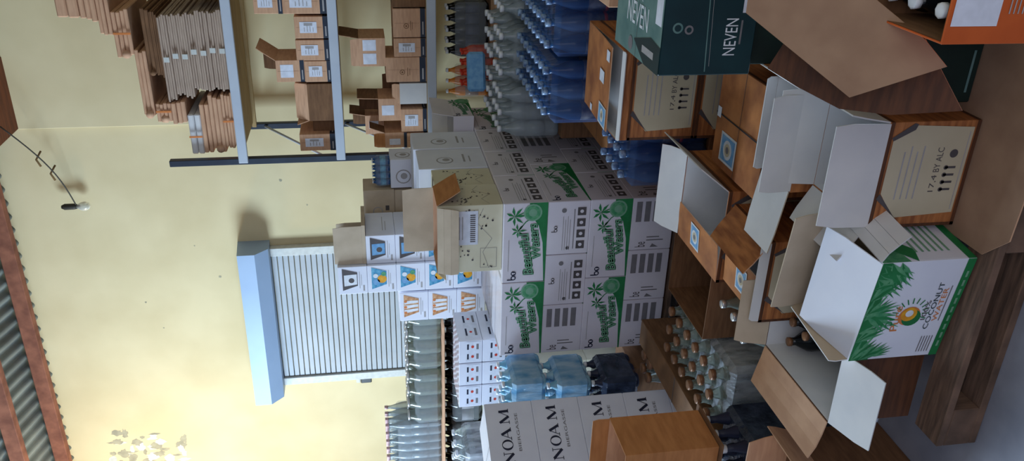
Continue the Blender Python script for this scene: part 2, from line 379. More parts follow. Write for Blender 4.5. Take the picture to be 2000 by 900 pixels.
# ------------------------------------------------------------------ the setting
YW = 5.94; ZT = 4.11
mb = MB(); mb.box((-1.5, 1.5, -.05), (13, 10, .1), 'concrete', .001); tag(mb.build('floor'), kind='structure')
mb = MB(); mb.box((-2.5, YW+.1, 2.2), (9, .2, 4.4), 'plaster', .001)
f = Face(mb, (0, YW, 0), (1, 0, 0), (0, 0, 1), 1, 1); f.n = Vector((0, -1, 0))
rnd = random.Random(5)
def blob(a, b, ra, rb, m, e):
    n = 16; f.poly([(a+ra*math.cos(2*PI*k/n)*rnd.uniform(.6, 1.2), b+rb*math.sin(2*PI*k/n)*rnd.uniform(.6, 1.2)) for k in range(n)], m, e)
for k in range(40):                                       # flaking, dirty patch at the upper left
    p = at(215+150*rnd.random()**1.2, 845+60*rnd.random(), 'y', YW); blob(p.x, p.z, rnd.uniform(.01, .05), rnd.uniform(.015, .06), rnd.choice(['plaster_grime', 'plaster_grime', 'pvc']), .0004*rnd.random())
for (px, py, r) in ((285, 590, .008), (548, 352, .012), (590, 315, .006), (320, 640, .006), (430, 540, .01), (380, 480, .006), (600, 400, .006)):
    p = at(px, py, 'y', YW); blob(p.x, p.z, r, r, 'plaster_grime', .0004)
tag(mb.build('wall_back'), kind='structure')
# the thicker upper band of the wall to the right
mb = MB(); mb.box((.05, YW-.0, 2.2), (4.1, .09, 4.4), 'plaster', .004); tag(mb.build('trim_1'), kind='structure')
# left wall with a window hole
mb = MB(); X = -6.5
mb.box((X, 1.5, .8), (.2, 9, 1.6), 'plaster', .001); mb.box((X, 1.5, 4.2), (.2, 9, 1.4), 'plaster', .001)
mb.box((X, -.5, 2.55), (.2, 5, 1.9), 'plaster', .001); mb.box((X, 4.9, 2.55), (.2, 2.2, 1.9), 'plaster', .001)
tag(mb.build('wall_left'), kind='structure')
mb = MB(); mb.box((2.1, 1.5, 2.4), (.2, 9, 4.8), 'plaster', .001); tag(mb.build('wall_right'), kind='structure')
# corrugated roof, rising towards the camera
SL = math.tan(math.radians(15))
def roofz(y): return ZT+(YW-y)*SL
mb = MB(); pit = .105; n = 8; nx = int(9/pit)*n; V = []; 
for i in range(nx+1):
    x = -6.6+i*pit/n; dz = .016*math.cos(2*PI*i/n)
    for y in (YW+.1, 2.0, -3.0): V.append((x, y, roofz(y)+dz+.02))
for i in range(nx+1):
    x = -6.6+i*pit/n; dz = .016*math.cos(2*PI*i/n)
    for y in (YW+.1, 2.0, -3.0): V.append((x, y, roofz(y)+dz+.023))
q = 3*(nx+1); Fs = []
for i in range(nx):
    for j in range(2):
        a = i*3+j; Fs.append((a, a+1, a+4, a+3)); Fs.append((q+a, q+a+3, q+a+4, q+a+1))
mb.raw(V, Fs, 'roof_metal', True); tag(mb.build('ceiling'), kind='structure')
def on_roof(px, py, drop=.06):
    d = FW + RT*((450-py)/F0) - UP*((px-1000)/F0)
    t = (ZT-drop+YW*SL-CAM.z)/(d.z+SL*d.y); return CAM+d*t
for i, (a, b) in enumerate((((5, 450), (125, 900)), ((0, 775), (40, 900)))):
    p = on_roof(*a); y = (p.y+on_roof(*b).y)/2
    mb = MB(); mb.box((-2.5, y, roofz(y)-.06), (8.2, .07, .1), 'rust', .004); tag(mb.build('trim_%d' % (i+2)), kind='structure')
p = at(15, 262, 'y', 5.6); mb = MB(); mb.box((p.x+.18, 5.45, p.z+.12), (.5, .95, .15), 'timber', .006, rz=.0); tag(mb.build('trim_4'), kind='structure')

# roller shutter
w1 = thing('window_1', None, None, (-3.63, YW, 0)); w1['kind'] = 'structure'
mb = MB(); x0, x1 = -.68, .68; prof = [(0, 2.60), (-.24, 2.58), (-.24, 2.455), (-.15, 2.365), (0, 2.365)]
V = [(x, y, z) for x in (x0, x1) for y, z in prof]; mb.raw(V, [(0, 1, 2, 3, 4), (9, 8, 7, 6, 5)]+[(i, i+5, (i+1) % 5+5, (i+1) % 5) for i in range(5)], 'alu'); mb.build('shutter_box', w1)
mb = MB(); k = 0; z = 2.36
while z > .85:
    mb.box((0, -.035, z-.02), (1.12, .012, .036), 'slat_grey', .006); z -= .042
mb.build('shutter_slats', w1)
mb = MB(); mb.box((-.6, -.03, 1.6), (.07, .06, 1.53), 'pvc', .004); mb.box((.6, -.03, 1.6), (.07, .06, 1.53), 'pvc', .004); mb.box((0, -.03, .83), (1.27, .09, .05), 'pvc', .004); mb.build('guide_rail', w1)

# socket box and its cable on the wall
p = at(715, 731, 'y', YW); t = thing('cable_box', 'small black box on the wall left of the grey shutter with a cable', 'electrical box', (p.x, YW, p.z-.05))
mb = MB(); mb.box((0, -.03, .05), (.1, .05, .09), 'black_plastic', .006); mb.build('box_body', t)
mb = MB(); mb.box((0, -.03, .115), (.09, .045, .035), 'pvc', .006); mb.build('lid', t)
mb = MB(); mb.tube([(0, -.012, .12), (-.02, -.012, .3), (.0, -.012, .62)], .005, 'cable'); mb.tube([(.02, -.012, 0), (.06, -.012, -.08), (.03, -.012, -.2), (.05, -.012, -.32)], .005, 'cable'); mb.build('cable', t)
# hanging flex with lamp holder
pa = at(0, 247, 'y', 5.6); pe = at(150, 403, 'y', 5.85)
t = thing('hanging_lamp', 'thin cable sagging across the upper wall to a small lamp holder', 'lamp', (pe.x, pe.y, pe.z))
mb = MB(); pts = []
for i in range(13):
    s = i/12; q_ = pa.lerp(pe, s)-pe; q_.z -= .10*math.sin(PI*s)*.6; pts.append(q_)
mb.tube(pts, .0045, 'cable'); 
for (px, py) in ((80, 325), (108, 352)):
    q_ = at(px, py, 'y', 5.8)-pe; mb.tube([q_, q_+Vector((.05, 0, .02)), q_+Vector((.11, 0, -.02))], .007, 'dead_leaf')
mb.build('cable', t)
mb = MB(); mb.lathe([(.012, .1), (.022, .08), (.022, .02), (.018, 0)], 'cable'); mb.build('lamp_holder', t)
mb = MB(); mb.lathe([(.014, 0), (.03, -.03), (.034, -.055), (.024, -.08), (.004, -.09)], 'bulb_glass'); mb.build('bulb', t)

# ------------------------------------------------------------------ shelving
YS = 5.12; YB = 5.78; XL = -1.98; XR = 1.2; SZ = (1.21, 1.79, 2.385)
sh = thing('shelving_unit', 'tall grey metal shelving unit loaded with cardboard at the right', 'shelving unit', ((XL+XR)/2, (YS+YB)/2, 0)); ox, oy = (XL+XR)/2, (YS+YB)/2
for (x, y) in ((XL, YS), (XL, YB), (XR, YS), (XR, YB)):
    mb = MB(); mb.box((x-ox, y-oy, 1.4 if y == YS else 1.28), (.04, .045, 2.8 if y == YS else 2.56), 'steel_dark', .003); mb.build('post', sh)
for z in SZ:
    for y in (YS-.035, YB-.02):
        mb = MB(); mb.box((0, y-oy, z-.027), (XR-XL-.0, .03, .056 if y < YB-.1 else .03), 'steel_grey' if y < YB-.1 else 'shelf_board', .003); mb.build('beam', sh)
    mb = MB(); mb.box((0, 0, z-.01), (XR-XL-.06, YB-YS-.07, .018), 'shelf_board', .002); mb.build('shelf_board', sh)
for (z0, z1) in ((1.25, 1.75), (1.85, 2.3), (.2, .9)):
    mb = MB(); mb.tube([(XL-ox, YS-oy, z0), (XL-ox, YB-oy, z1)], .009, 'steel_grey'); mb.build('brace', sh)

def sx(py, px, y=5.16): return at(px, py, 'y', y).x
def sbox(name, label, r, z0, m='kraft', decor=shelf_decor, lab=(('front', .25, .35, .75, .85, 'paper_label'),), h=None, d=.3, group='kraft cartons on the shelving', y=5.16, z1=None):
    px0, px1, py0, py1 = r; c = (px0+px1)/2
    x0, x1 = sx(py1, c, y), sx(py0, c, y)
    H = h or (at(px0, (py0+py1)/2, 'y', y).z-at(px1, (py0+py1)/2, 'y', y).z)
    x0 = max(x0, XL+.035)
    return closed(name, label, x0, x1, y, y+d, z0, z0+H, m, decor, group, label_part=lab), z0+H
S1, S2 = SZ[1], SZ[0]
_, z = sbox('carton', 'kraft carton with white label, lower one at right end of middle shelf', (545, 632, -22, 27), S1+.0)
sbox('carton', 'kraft carton with white label, topmost at right end of middle shelf', (487, 545, -22, 27), z)
sbox('carton', 'kraft carton with white label, second column from the right on middle shelf', (567, 634, 32, 75), S1)
sbox('carton', 'kraft carton with torn flap, third column from the right on middle shelf', (569, 636, 78, 118), S1)
_, z = sbox('carton', 'kraft carton with white label under the open one on middle shelf', (588, 640, 119, 160), S1)
ax0, ax1 = sx(160, 560), sx(118, 560)
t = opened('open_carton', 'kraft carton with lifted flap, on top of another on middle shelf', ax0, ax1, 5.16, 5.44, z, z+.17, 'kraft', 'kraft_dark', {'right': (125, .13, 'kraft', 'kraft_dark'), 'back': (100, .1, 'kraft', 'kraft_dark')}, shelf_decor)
ml = MB(); G = faces(ml, ax1-ax0, .28, .17)['front']; ml.slab([G.P(.2, .4), G.P(.8, .4), G.P(.8, .85), G.P(.2, .85)], .001, 'paper_label'); ml.build('paper_label', t)
ax0, ax1 = sx(236, 620), sx(164, 620)
t = opened('open_carton', 'brown open carton with crumpled paper inside on middle shelf', ax0, ax1, 5.16, 5.42, S1, S1+.155, 'kraft_dark', 'kraft_dark', {'front': (60, .09, 'kraft', 'kraft'), 'left': (110, .08, 'kraft', 'kraft'), 'right': (95, .07, 'kraft', 'kraft')}, None)
mb = MB(); mb.box((.06, -.06, .165), (.1, .02, .03), 'white_card', .005, rz=.3); mb.box((-.0, -.05, .17), (.06, .02, .05), 'kraft', .005, rz=-.5); tag(mb.build('packing_paper', t), 'white and tan paper')
sbox('carton', 'kraft carton with white label at the left end of middle shelf', (577, 648, 262, 303), S1)
sbox('carton', 'dark kraft carton behind the left end carton on middle shelf', (602, 646, 236, 258), S1, 'kraft_dark', None, (), y=5.22, d=.25)
# bottom shelf
_, z = sbox('carton', 'large kraft carton with dark band and small emblem on bottom shelf, second from right', (762, 826, 17, 73), S2, decor=shelf_logo, lab=())
sbox('carton', 'dark brown carton at the right end of bottom shelf', (760, 826, -40, 14), S2, 'kraft_dark', None, ())
_, z = sbox('carton', 'narrow kraft carton with white label under the wide one on bottom shelf', (764, 827, 75, 111), S2)
_, z3 = sbox('carton', 'kraft carton with small emblem beside the narrow one on bottom shelf', (748, 827, 112, 160), S2, decor=shelf_logo, lab=())
ax0, ax1 = sx(111, 730), sx(75, 730)
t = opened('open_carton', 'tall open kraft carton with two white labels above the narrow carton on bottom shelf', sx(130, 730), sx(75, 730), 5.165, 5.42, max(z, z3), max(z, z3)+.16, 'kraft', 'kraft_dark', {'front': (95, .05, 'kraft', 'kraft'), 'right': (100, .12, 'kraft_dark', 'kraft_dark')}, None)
for k in (0, 1):
    ml = MB(); G = faces(ml, sx(75, 730)-sx(130, 730), .255, .16)['front']; ml.slab([G.P(.08+.48*k, .35), G.P(.46+.48*k, .35), G.P(.46+.48*k, .85), G.P(.08+.48*k, .85)], .001, 'paper_label'); ml.build('paper_label', t)
opened('open_carton', 'open carton with white front and tan top on bottom shelf, middle of the row', sx(203, 800), sx(163, 800), 5.16, 5.42, S2, S2+.17, 'white_card', 'kraft_dark', {'front': (70, .05, 'kraft', 'kraft'), 'back': (90, .1, 'kraft_dark', 'kraft_dark')})
_, z6 = sbox('carton', 'kraft carton with white label left of the middle of bottom shelf', (776, 827, 213, 257), S2)
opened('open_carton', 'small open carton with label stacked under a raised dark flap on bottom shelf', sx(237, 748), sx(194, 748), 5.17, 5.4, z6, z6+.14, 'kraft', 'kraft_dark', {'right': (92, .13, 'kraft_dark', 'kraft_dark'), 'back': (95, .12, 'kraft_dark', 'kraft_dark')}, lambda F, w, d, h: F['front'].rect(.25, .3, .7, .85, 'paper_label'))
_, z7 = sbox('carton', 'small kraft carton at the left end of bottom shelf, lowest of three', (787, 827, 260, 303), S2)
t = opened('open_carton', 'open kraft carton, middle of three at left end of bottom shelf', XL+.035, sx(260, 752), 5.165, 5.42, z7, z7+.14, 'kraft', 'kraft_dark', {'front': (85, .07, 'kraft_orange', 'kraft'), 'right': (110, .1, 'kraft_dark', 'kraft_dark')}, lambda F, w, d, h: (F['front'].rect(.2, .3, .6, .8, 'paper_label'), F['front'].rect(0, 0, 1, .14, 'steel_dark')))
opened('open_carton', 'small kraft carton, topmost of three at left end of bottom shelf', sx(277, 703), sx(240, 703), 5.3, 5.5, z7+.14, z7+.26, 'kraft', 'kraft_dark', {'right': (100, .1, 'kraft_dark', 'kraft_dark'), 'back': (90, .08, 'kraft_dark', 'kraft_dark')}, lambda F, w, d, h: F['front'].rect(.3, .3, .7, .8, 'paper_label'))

# flattened cardboard on the top shelf
T0 = SZ[2]
def bundle(label, px0, px1, py0, py1, m, y=5.14, d=.5, strap='pvc', name='cardboard_bundle', z0=None, sheets=4, fold=False, tilt=0):
    c = (px0+px1)/2; x0, x1 = at(c, py1, 'y', y).x, at(c, py0, 'y', y).x; pc = (py0+py1)/2
    zz0, zz1 = at(px1, pc, 'y', y).z, at(px0, pc, 'y', y).z
    if z0 is not None: zz1 = z0+(zz1-zz0); zz0 = z0
    t = thing(name, label, 'cardboard', ((x0+x1)/2, y+d/2, zz0), 0, 'flattened cardboard on the top shelf', ry=tilt); w_, h_ = x1-x0, zz1-zz0
    mb = MB(); k = sheets
    for i in range(k):
        dx = random.uniform(-.012, .012); mb.box((dx, random.uniform(0, .02), h_*(i+.5)/k), (w_, d, h_/k*.93), m, min(.008, h_/k*.3))
    if fold:
        mb.tube([(-w_/2+.01, -d/2+.001, h_*.45), (-w_/2+.01, d/2, h_*.45)], min(h_*.38, .024), m, 10)
    mb.build('sheets', t)
    if strap:
        ms = MB(); ms.box((0, -d/2-.002, h_/2), (.03 if strap == 'pvc' else .012, .004, h_*.6 if strap == 'pvc' else h_*1.0), strap, .001); ms.build('strap', t)
    return zz1
z = T0+.002; ht = .062
for i in range(7):
    px1 = 443-18.5*i
    names = ['lowest', 'second from bottom', 'third from bottom', 'middle', 'third from top', 'second from top', 'topmost']
    t_z = bundle('grey-brown bundle of flat cartons, %s of the strapped pile on the top shelf' % names[i], px1-18.5, px1, 20+2*i, 172+[4, 0, 8, 2, 18, 14, 26][i], 'kraft_grey', z0=z)
    z = t_z
zt = z
zz = bundle('brown flat carton lying over the strapped pile on top shelf', 289, 303, 26, 150, 'kraft_dark', z0=zt, strap=None)
zz2 = bundle('dark folded carton lying above the strapped pile', 283, 300, 20, 146, 'kraft_dark', z0=zz, strap=None, fold=True, sheets=2)
zz3 = bundle('tan folded carton sticking out left above the strapped pile', 264, 287, 100, 228, 'kraft', z0=zz2, strap=None, fold=True, sheets=3)
zz4 = bundle('pink-tan folded cartons with orange band high in the pile', 244, 278, 20, 110, 'kraft', z0=zz3, strap='ink_orange', fold=True, sheets=4, y=5.16)
zz5 = bundle('tan folded carton with dark end near the top of the pile', 221, 246, -40, 66, 'kraft', z0=zz4, strap=None, sheets=3)
zz6 = bundle('tan flat cartons second from the top of the pile', 187, 221, -40, 40, 'kraft', z0=zz5, strap=None, sheets=3)
zz7 = bundle('flat carton with white label at the very top of the pile', 140, 186, -40, 34, 'kraft', z0=zz6, strap=None, sheets=2)
p = at(150, 12, 'y', 5.138)
# left heap on the top shelf
hz = bundle('tan bundle with orange strap lying at the left end of the top shelf', 431, 455, 185, 288, 'kraft', z0=T0+.002, strap='ink_orange', sheets=4)
hz = bundle('folded pinkish cardboard above the orange-strapped bundle', 402, 428, 190, 295, 'kraft', z0=hz, strap=None, sheets=3, fold=True)
hz = bundle('crumpled tan carton piece in the left heap of the top shelf', 386, 404, 205, 300, 'kraft', z0=hz, strap=None, sheets=2)
hz = bundle('white flat carton on the left heap of the top shelf', 360, 386, 228, 306, 'white_card', z0=hz, strap='ink_orange', sheets=2)
hz = bundle('light tan folded carton bridging the left heap and the strapped pile', 332, 360, 198, 240, 'kraft', z0=hz, strap=None, sheets=3)
hz = bundle('tan carton upright edge above the left heap', 302, 332, 200, 236, 'kraft', z0=hz, strap='ink_orange', sheets=4, fold=True)
# dark bag at the right of the pile
mb = MB(); p = at(440, 6, 'y', 5.2); mb.lathe([(.02, 0), (.13, .01), (.17, .1), (.15, .2), (.08, .26), (.02, .28)], 'film_navy', (0, 0, 0), 14); o = mb.build('plastic_bag'); o.location = (p.x+.17, 5.34, T0+.002)
tag(o, 'shiny dark navy plastic bag beside the flat cardboard pile', 'bag')

# ------------------------------------------------------------------ pallets
def pallet(label, x0, x1, y0, y1, z=0, rz=0):
    w_, d_ = x1-x0, y1-y0; t = thing('pallet', label, 'pallet', ((x0+x1)/2, (y0+y1)/2, z), rz)
    for k in range(3):
        mb = MB(); mb.box((0, -d_/2+.05+k*(d_-.1)/2, .011), (w_, .1, .022), 'pallet_wood', .003); mb.build('bottom_board', t)
        for j in range(3):
            mb = MB(); mb.box((-w_/2+.06+j*(w_-.12)/2, -d_/2+.05+k*(d_-.1)/2, .06), (.12, .1, .076), 'pallet_wood', .003); mb.build('block', t)
    n = max(4, int(d_/.16))
    for k in range(n):
        mb = MB(); mb.box((0, -d_/2+.05+k*(d_-.1)/(n-1), .109), (w_, .1, .022), 'pallet_wood', .003); mb.build('top_board', t)
    return t

pallet('wooden pallet under the stack of white coconut cases', -2.5, -1.6, 3.52, 5.0)
pallet('wooden pallet edge under the coconut water carton at the floor', -1.50, -.2, 1.56, 2.58)
mb = MB(); mb.slab([Vector((0, 0, .1285))+Vector(p) for p in ((-.93, 1.60, 0), (-.86, 1.53, 0), (-.1, 1.50, 0), (-.1, 2.6, 0), (-.93, 2.6, 0))], .004, 'kraft_flap', 'kraft_flap'); tag(mb.build('cardboard_sheet'), 'brown cardboard sheet covering the front pallet at lower right', 'cardboard')
# ------------------------------------------------------------------ the big white stack
ZR = [.131, .348, .557, .766, .98]
X0, X1, Y0 = -2.49, -1.63, 3.54
def case(label, x0, x1, y0, y1, r, df=None, dr=None):
    def D(F, w, d, h):
        if df: df(F['front'])
        if dr: dr(F['right'])
        F['top'].rect(.02, .1, .06, .5, 'ink_light'); F['top'].rect(.1, .86, .6, .89, 'ink_light')
    return closed('drink_case', label, x0+.0015, x1-.0015, y0+.0015, y1-.0015, ZR[r], ZR[r+1]-.0005, 'case_white', D, 'white cases of the wrapped stack')
rn = ['bottom', 'second', 'third', 'top']; 
for r in (3, 1):
    for i, (a, b) in enumerate(((X0, X0+.43), (X0+.43, X1))):
        for j in range(3):
            if r == 1 and i == 0 and j > 0: continue
            pos = ('left', 'right')[i]; dep = ('front', 'middle', 'rear')[j]
            case('white case printed with green palms, %s layer of the stack, %s %s' % (rn[r], dep, pos), a, b, Y0+.345*j, Y0+.345*(j+1), r, case_long, case_end)
    for i, (a, b) in enumerate(((X0, -2.06), (-2.06, X1))):
        if r == 1 and i == 0: continue
        case('white case turned sideways at far end of %s layer, %s' % (rn[r], ('left', 'right')[i]), a, b, Y0+1.035, Y0+1.45, r, case_end, case_long)
for r in (2, 0):
    for i in range(3):
        for j in range(3):
            if i < 2 and j > 0: continue
            a = X0+i*.8600/3; y0 = Y0+.483*j
            case('white case with %s end, %s layer, %s of its row, %s' % (('icon-printed', 'column-printed')[r == 0], rn[r], ('left', 'middle', 'right')[i], ('front', 'middle', 'rear')[j]),
                 a, a+.86/3, y0, y0+.483, r, (case_end if (r == 2 and i > 0) else case_code), case_long if (r == 2 and j == 0) or (j == 1 and r == 0) else case_code)
# tape and a loose flap at the far end
t = opened('open_carton', 'white open case with green print and raised flap at far end of the stack', -1.98, -1.56, 4.62, 4.94, .981, 1.1, 'case_white', 'white_card', {'right': (100, .12, 'case_white', 'white_card'), 'back': (110, .1, 'case_white', 'white_card')}, lambda F, w, d, h: case_long(F['right']))

# cartons standing on the stack
ZS = .981
opened('open_carton', 'cream carton with black floral print and open kraft flaps on stack corner', -1.995, -1.64, 3.56, 3.80, ZS, ZS+.31, 'cream_card', 'kraft',
       {'front': (238, .10, 'card_beige', 'card_beige', .25), 'right': (238, .13, 'kraft_orange', 'kraft_orange'), 'left': (225, .06, 'card_beige', 'card_beige'), 'back': (88, .15, 'card_beige', 'card_beige')}, floral)
closed('carton', 'cream floral carton right behind the open one on the stack', -1.99, -1.645, 3.815, 4.03, ZS, ZS+.30, 'cream_card', floral, tape='tape')
def pale(F, w, d, h):
    for s in ('front', 'right'):
        f = F[s]; f.disc(.4, .6, .045, 'ink_light'); f.disc(.4, .6, .038, 'print_white', .0004); f.disc(.42, .58, .02, 'ink_light', .0006); f.rect(.3, .3, .7, .33, 'ink_light'); f.rect(.3, .22, .6, .24, 'ink_light')
closed('carton', 'plain white carton with faint emblem, nearer of two behind the floral cartons', -2.0, -1.645, 4.045, 4.32, ZS, ZS+.36, 'print_white', pale)
closed('carton', 'plain white carton with faint emblem, farther of two behind the floral cartons', -2.0, -1.645, 4.335, 4.6, ZS, ZS+.37, 'print_white', pale)

# glass cartons: a tower at the stack's left rear
pals = {'b': ('ink_blue', 'ink_yellow'), 'o': ('ink_brown', 'ink_brown'), 'g': ('ink_dark', 'sticker_blue'), 'w': ('ink_dark', 'cap_white')}
def gbox(label, x0, x1, z0, z1, p, y=4.22, d=.3): return closed('glassware_carton', label, x0, x1, y, y+d, z0, z1, 'print_white', glass_box(pals[p]), 'white glassware cartons with picture windows')
xs = [-2.465, -2.285, -2.105]
GZ = [ZS+.163*k for k in range(6)]
for k in range(5):
    gbox('white glassware carton with %s picture, %s in the tall middle column' % (('blue and yellow' if k < 4 else 'pale grey'), ('lowest', 'second up', 'third up', 'fourth up', 'topmost')[k]), xs[0], xs[1]-.003, GZ[k], GZ[k+1]-.001, 'b' if k < 4 else 'w')
for k in range(5):
    if k == 4: continue
    gbox('white glassware carton with dark blue picture, right column, %s' % ('lowest', 'second up', 'third up', 'topmost')[k], xs[1], xs[2]-.003, GZ[k], GZ[k+1]-.001, 'g' if k > 1 else 'b', y=4.235)
opened('open_carton', 'beige open carton with upright faded flap above the right glassware column', xs[1]+.0, xs[2]+.06, 4.24, 4.5, GZ[4], GZ[4]+.02, 'card_beige', 'card_beige', {'front': (92, .155, 'card_beige', 'card_beige')})
opened('open_carton', 'beige carton flap standing highest above the glassware cartons', xs[0]+.005, xs[1]+.12, 4.54, 4.64, ZS+.5, ZS+.665, 'card_beige', 'kraft', {'front': (90, .155, 'card_beige', 'card_beige')})
closed('carton', 'plain beige carton supporting the highest open carton behind the glassware', xs[0]+.005, xs[1]+.12, 4.54, 4.64, ZS, ZS+.499, 'card_beige')
closed('carton', 'plain cream carton hidden low behind the floral cartons', -2.27, -1.82, 4.66, 4.85, ZS, 1.28, 'cream_card')
closed('carton', 'upright whitish carton with faint emblem left of the shelving post', -2.01, -1.83, 4.66, 4.85, 1.281, 1.47, 'print_white', pale)
closed('carton', 'beige carton with faint emblem and small code left of the upright whitish one', -2.26, -2.025, 4.66, 4.85, 1.281, 1.45, 'card_beige')
closed('carton', 'beige carton with round emblem and small dark code, between highest flap and blue bottles', -2.25, -2.02, 4.66, 4.85, 1.451, 1.635, 'card_beige', lambda F, w, d, h: (F['front'].disc(.4, .55, .03, 'ink_light'), F['front'].disc(.4, .55, .024, 'card_beige', .0004), F['front'].rect(.42, .18, .56, .3, 'ink_dark')))
closed('carton', 'white carton standing between beige carton and the shelving post', -2.02, -1.76, 4.32, 4.55, GZ[2]+.04, GZ[2]+.2, 'print_white', pale) if 0 else None

BLUEPACK = (-2.005, 4.68, 1.471)
# left column of brown pictures, standing on a lower stack to the left
closed('carton', 'plain kraft carton supporting the brown-picture glassware cartons', -2.86, -2.5, 4.2, 4.6, .66, .955, 'cream_card'); closed('carton', 'plain kraft carton below another, left of the white stack', -2.86, -2.5, 4.2, 4.6, .345, .655, 'cream_card'); closed('carton', 'lowest plain carton left of the white stack on the floor', -2.86, -2.5, 4.2, 4.6, .001, .34, 'cream_card')
for k in range(3):
    gbox('white glassware carton with brown picture, %s of the left column' % ('lowest', 'middle', 'topmost')[k], -2.675, -2.485, .956+.167*k, .956+.167*(k+1)-.001, 'o', y=4.23)

# ------------------------------------------------------------------ bottles
def bottle_parts(t, x, y, z, h, r, m, cap, neck=.35, label=None, n=10):
    mb = MB(); mb.lathe([(r*.85, 0), (r, h*.03), (r, h*.62), (r*.9, h*.7), (r*neck, h*.88), (r*neck, h*.95)], m, (x, y, z), n)
    if label: mb.lathe([(r*1.015, h*.22), (r*1.015, h*.54)], label, (x, y, z), n)
    if label == 'label_bluepaper': mb.lathe([(r*1.02, h*.30), (r*1.02, h*.34)], 'ink_red', (x, y, z), n)
    b = mb.build('bottle', t)
    mc = MB(); mc.lathe([(r*neck*1.15, h*.94), (r*neck*1.15, h*.995), (r*neck*.9, h)], cap, (x, y, z), 8); mc.build('cap', b)
    return b
def pack(name, label, x0, y0, z, nx, ny, r, h, m, cap, lab=None, film='film', group=None, neck=.35, card=None, rz=0, cat='bottle pack'):
    w_, d_ = nx*2*r*1.02, ny*2*r*1.02
    t = thing(name, label, cat, (x0+w_/2, y0+d_/2, z), rz, group)
    zb = .004 if card else 0
    for i in range(nx):
        for j in range(ny): bottle_parts(t, -w_/2+r*1.02*(2*i+1), -d_/2+r*1.02*(2*j+1), zb+.001, h, r, m, cap, neck, lab)
    if card: mb = MB(); mb.box((0, 0, .002), (w_+.01, d_+.01, .004), card, .001); mb.build('tray', t)
    if film:
        mb = MB(); fh = .9 if film == 'film_water' else .78; mb.box((0, 0, h*fh/2+.003), (w_+.004, d_+.004, h*fh), film, r*.5); o = mb.build('shrink_film', t)
    return t
pack('bottle_pack', 'small pack of blue bottles on top of the upright whitish carton', *BLUEPACK, 4, 2, .021, .105, 'pet_blue', 'cap_white', 'ink_blue', 'film')
# blue water packs, right
pallet('wooden pallet beneath the blue water packs', -1.05, -.4, 3.29, 4.02)
bl = pack('water_pack', 'blue shrink pack of water bottles, upper nearest beside white stack', -1.16, 3.3, .505, 3, 8, .043, .36, 'pet_blue', 'cap_blue', 'label_bluepaper', 'film_water', 'blue packs of water bottles')
w_, d_ = .263, .7
def wcopy(x, y, z, label): return dup(bl, (x+w_/2, y+d_/2, z), None, label)
wcopy(-.875, 3.3, .505, 'blue shrink pack of water bottles, upper layer, right neighbour behind wood-print cartons')
bl2 = pack('water_pack', 'lower blue water pack left of the wood-print cartons', -1.36, 3.06, .22, 3, 4, .043, .36, 'pet_blue', 'cap_blue', 'label_bluepaper', 'film_water', 'blue packs of water bottles')
closed('carton', 'kraft carton under the nearest upper blue water pack', -1.04, -.42, 3.43, 4.0, .132, .504, 'kraft_orange')
closed('carton', 'kraft carton behind the lower blue water pack', -1.4, -1.12, 3.45, 4.0, .001, .503, 'kraft_orange')
closed('carton', 'shallow carton under the lower blue water pack', -1.38, -1.07, 3.06, 3.42, .001, .219, 'kraft_dark')
# clear water packs further back
closed('carton', 'large brown carton beneath the clear bottle packs behind the white stack', -1.54 if 0 else -1.5, -.45, 4.04, 4.9, .001, .6, 'kraft_dark')
cl = pack('water_pack', 'clear bottle pack with white caps beside the far end of white stack', -1.52, 4.1, .6, 3, 3, .045, .32, 'pet_clear', 'cap_white', 'pet_clear', 'film', 'clear bottle packs behind the blue packs')
dup(cl, (-1.38+.3, 4.24, .6), None, 'clear bottle pack with white caps behind nearest blue pack')
dup(cl, (-.76, 4.24, .6), None, 'clear bottle pack with white caps, rightmost behind blue packs')
dup(cl, (-1.38, 4.56, .6), None, 'clear bottle pack with white caps under the shelf end, left')
dup(cl, (-1.07, 4.56, .6), None, 'clear bottle pack with white caps under the shelf, middle')
dup(cl, (-.76, 4.56, .6), None, 'clear bottle pack with white caps under the shelf, right')
# soda bottles
z = .6+.36
closed('carton', 'plain carton stand below the orange soda bottles', -1.70, -.95, 5.25, 5.62, .001, .80, 'kraft_dark')
pack('soda_pack', 'pack of orange soda bottles under the bottom shelf', -1.66, 5.3, .801, 3, 1, .034, .27, 'soda_orange', 'cap_white', 'pet_clear', 'film')
pack('soda_pack', 'pack of dark soda bottles right of the orange ones under the bottom shelf', -1.40, 5.3, .801, 5, 2, .034, .27, 'glass_dark', 'cap_white', 'label_navy', 'film')
pack('soda_pack', 'small red soda bottles behind the far end of the white stack', -1.54, 5.06, .801, 4, 2, .032, .2, 'soda_red', 'ink_red', 'soda_red', 'film')
closed('carton', 'tall kraft carton beneath the small red soda bottles', -1.55, -.9, 5.04, 5.24, .001, .80, 'kraft')
mb = MB(); mb.box((0, 0, .05), (.22, .07, .1), 'sticker_blue', .02, rz=.3); o = mb.build('blue_bag'); o.location = (-1.3, 4.62, .6+.322); tag(o, 'bright blue plastic wrapper in front of the red soda bottles', 'wrapper')
pack('bottle_pack', 'dark bottles under the bottom shelf at the picture edge', -.7, 5.35, .6, 5, 2, .04, .3, 'glass_dark', 'cap_white', 'label_navy', 'film')
closed('carton', 'dark carton below the dark bottles at the back right', -.75, -.2, 5.3, 5.6, .001, .598, 'kraft_dark')
pack('water_pack', 'clear bottle pack with pale film at far right behind blue packs', -.42, 3.75, .505, 3, 4, .045, .36, 'pet_clear', 'cap_white', 'label_bluepaper', 'film_crinkle')
closed('carton', 'kraft carton under the far right clear pack', -.39, .1, 3.5, 4.2, .001, .504, 'kraft_dark')

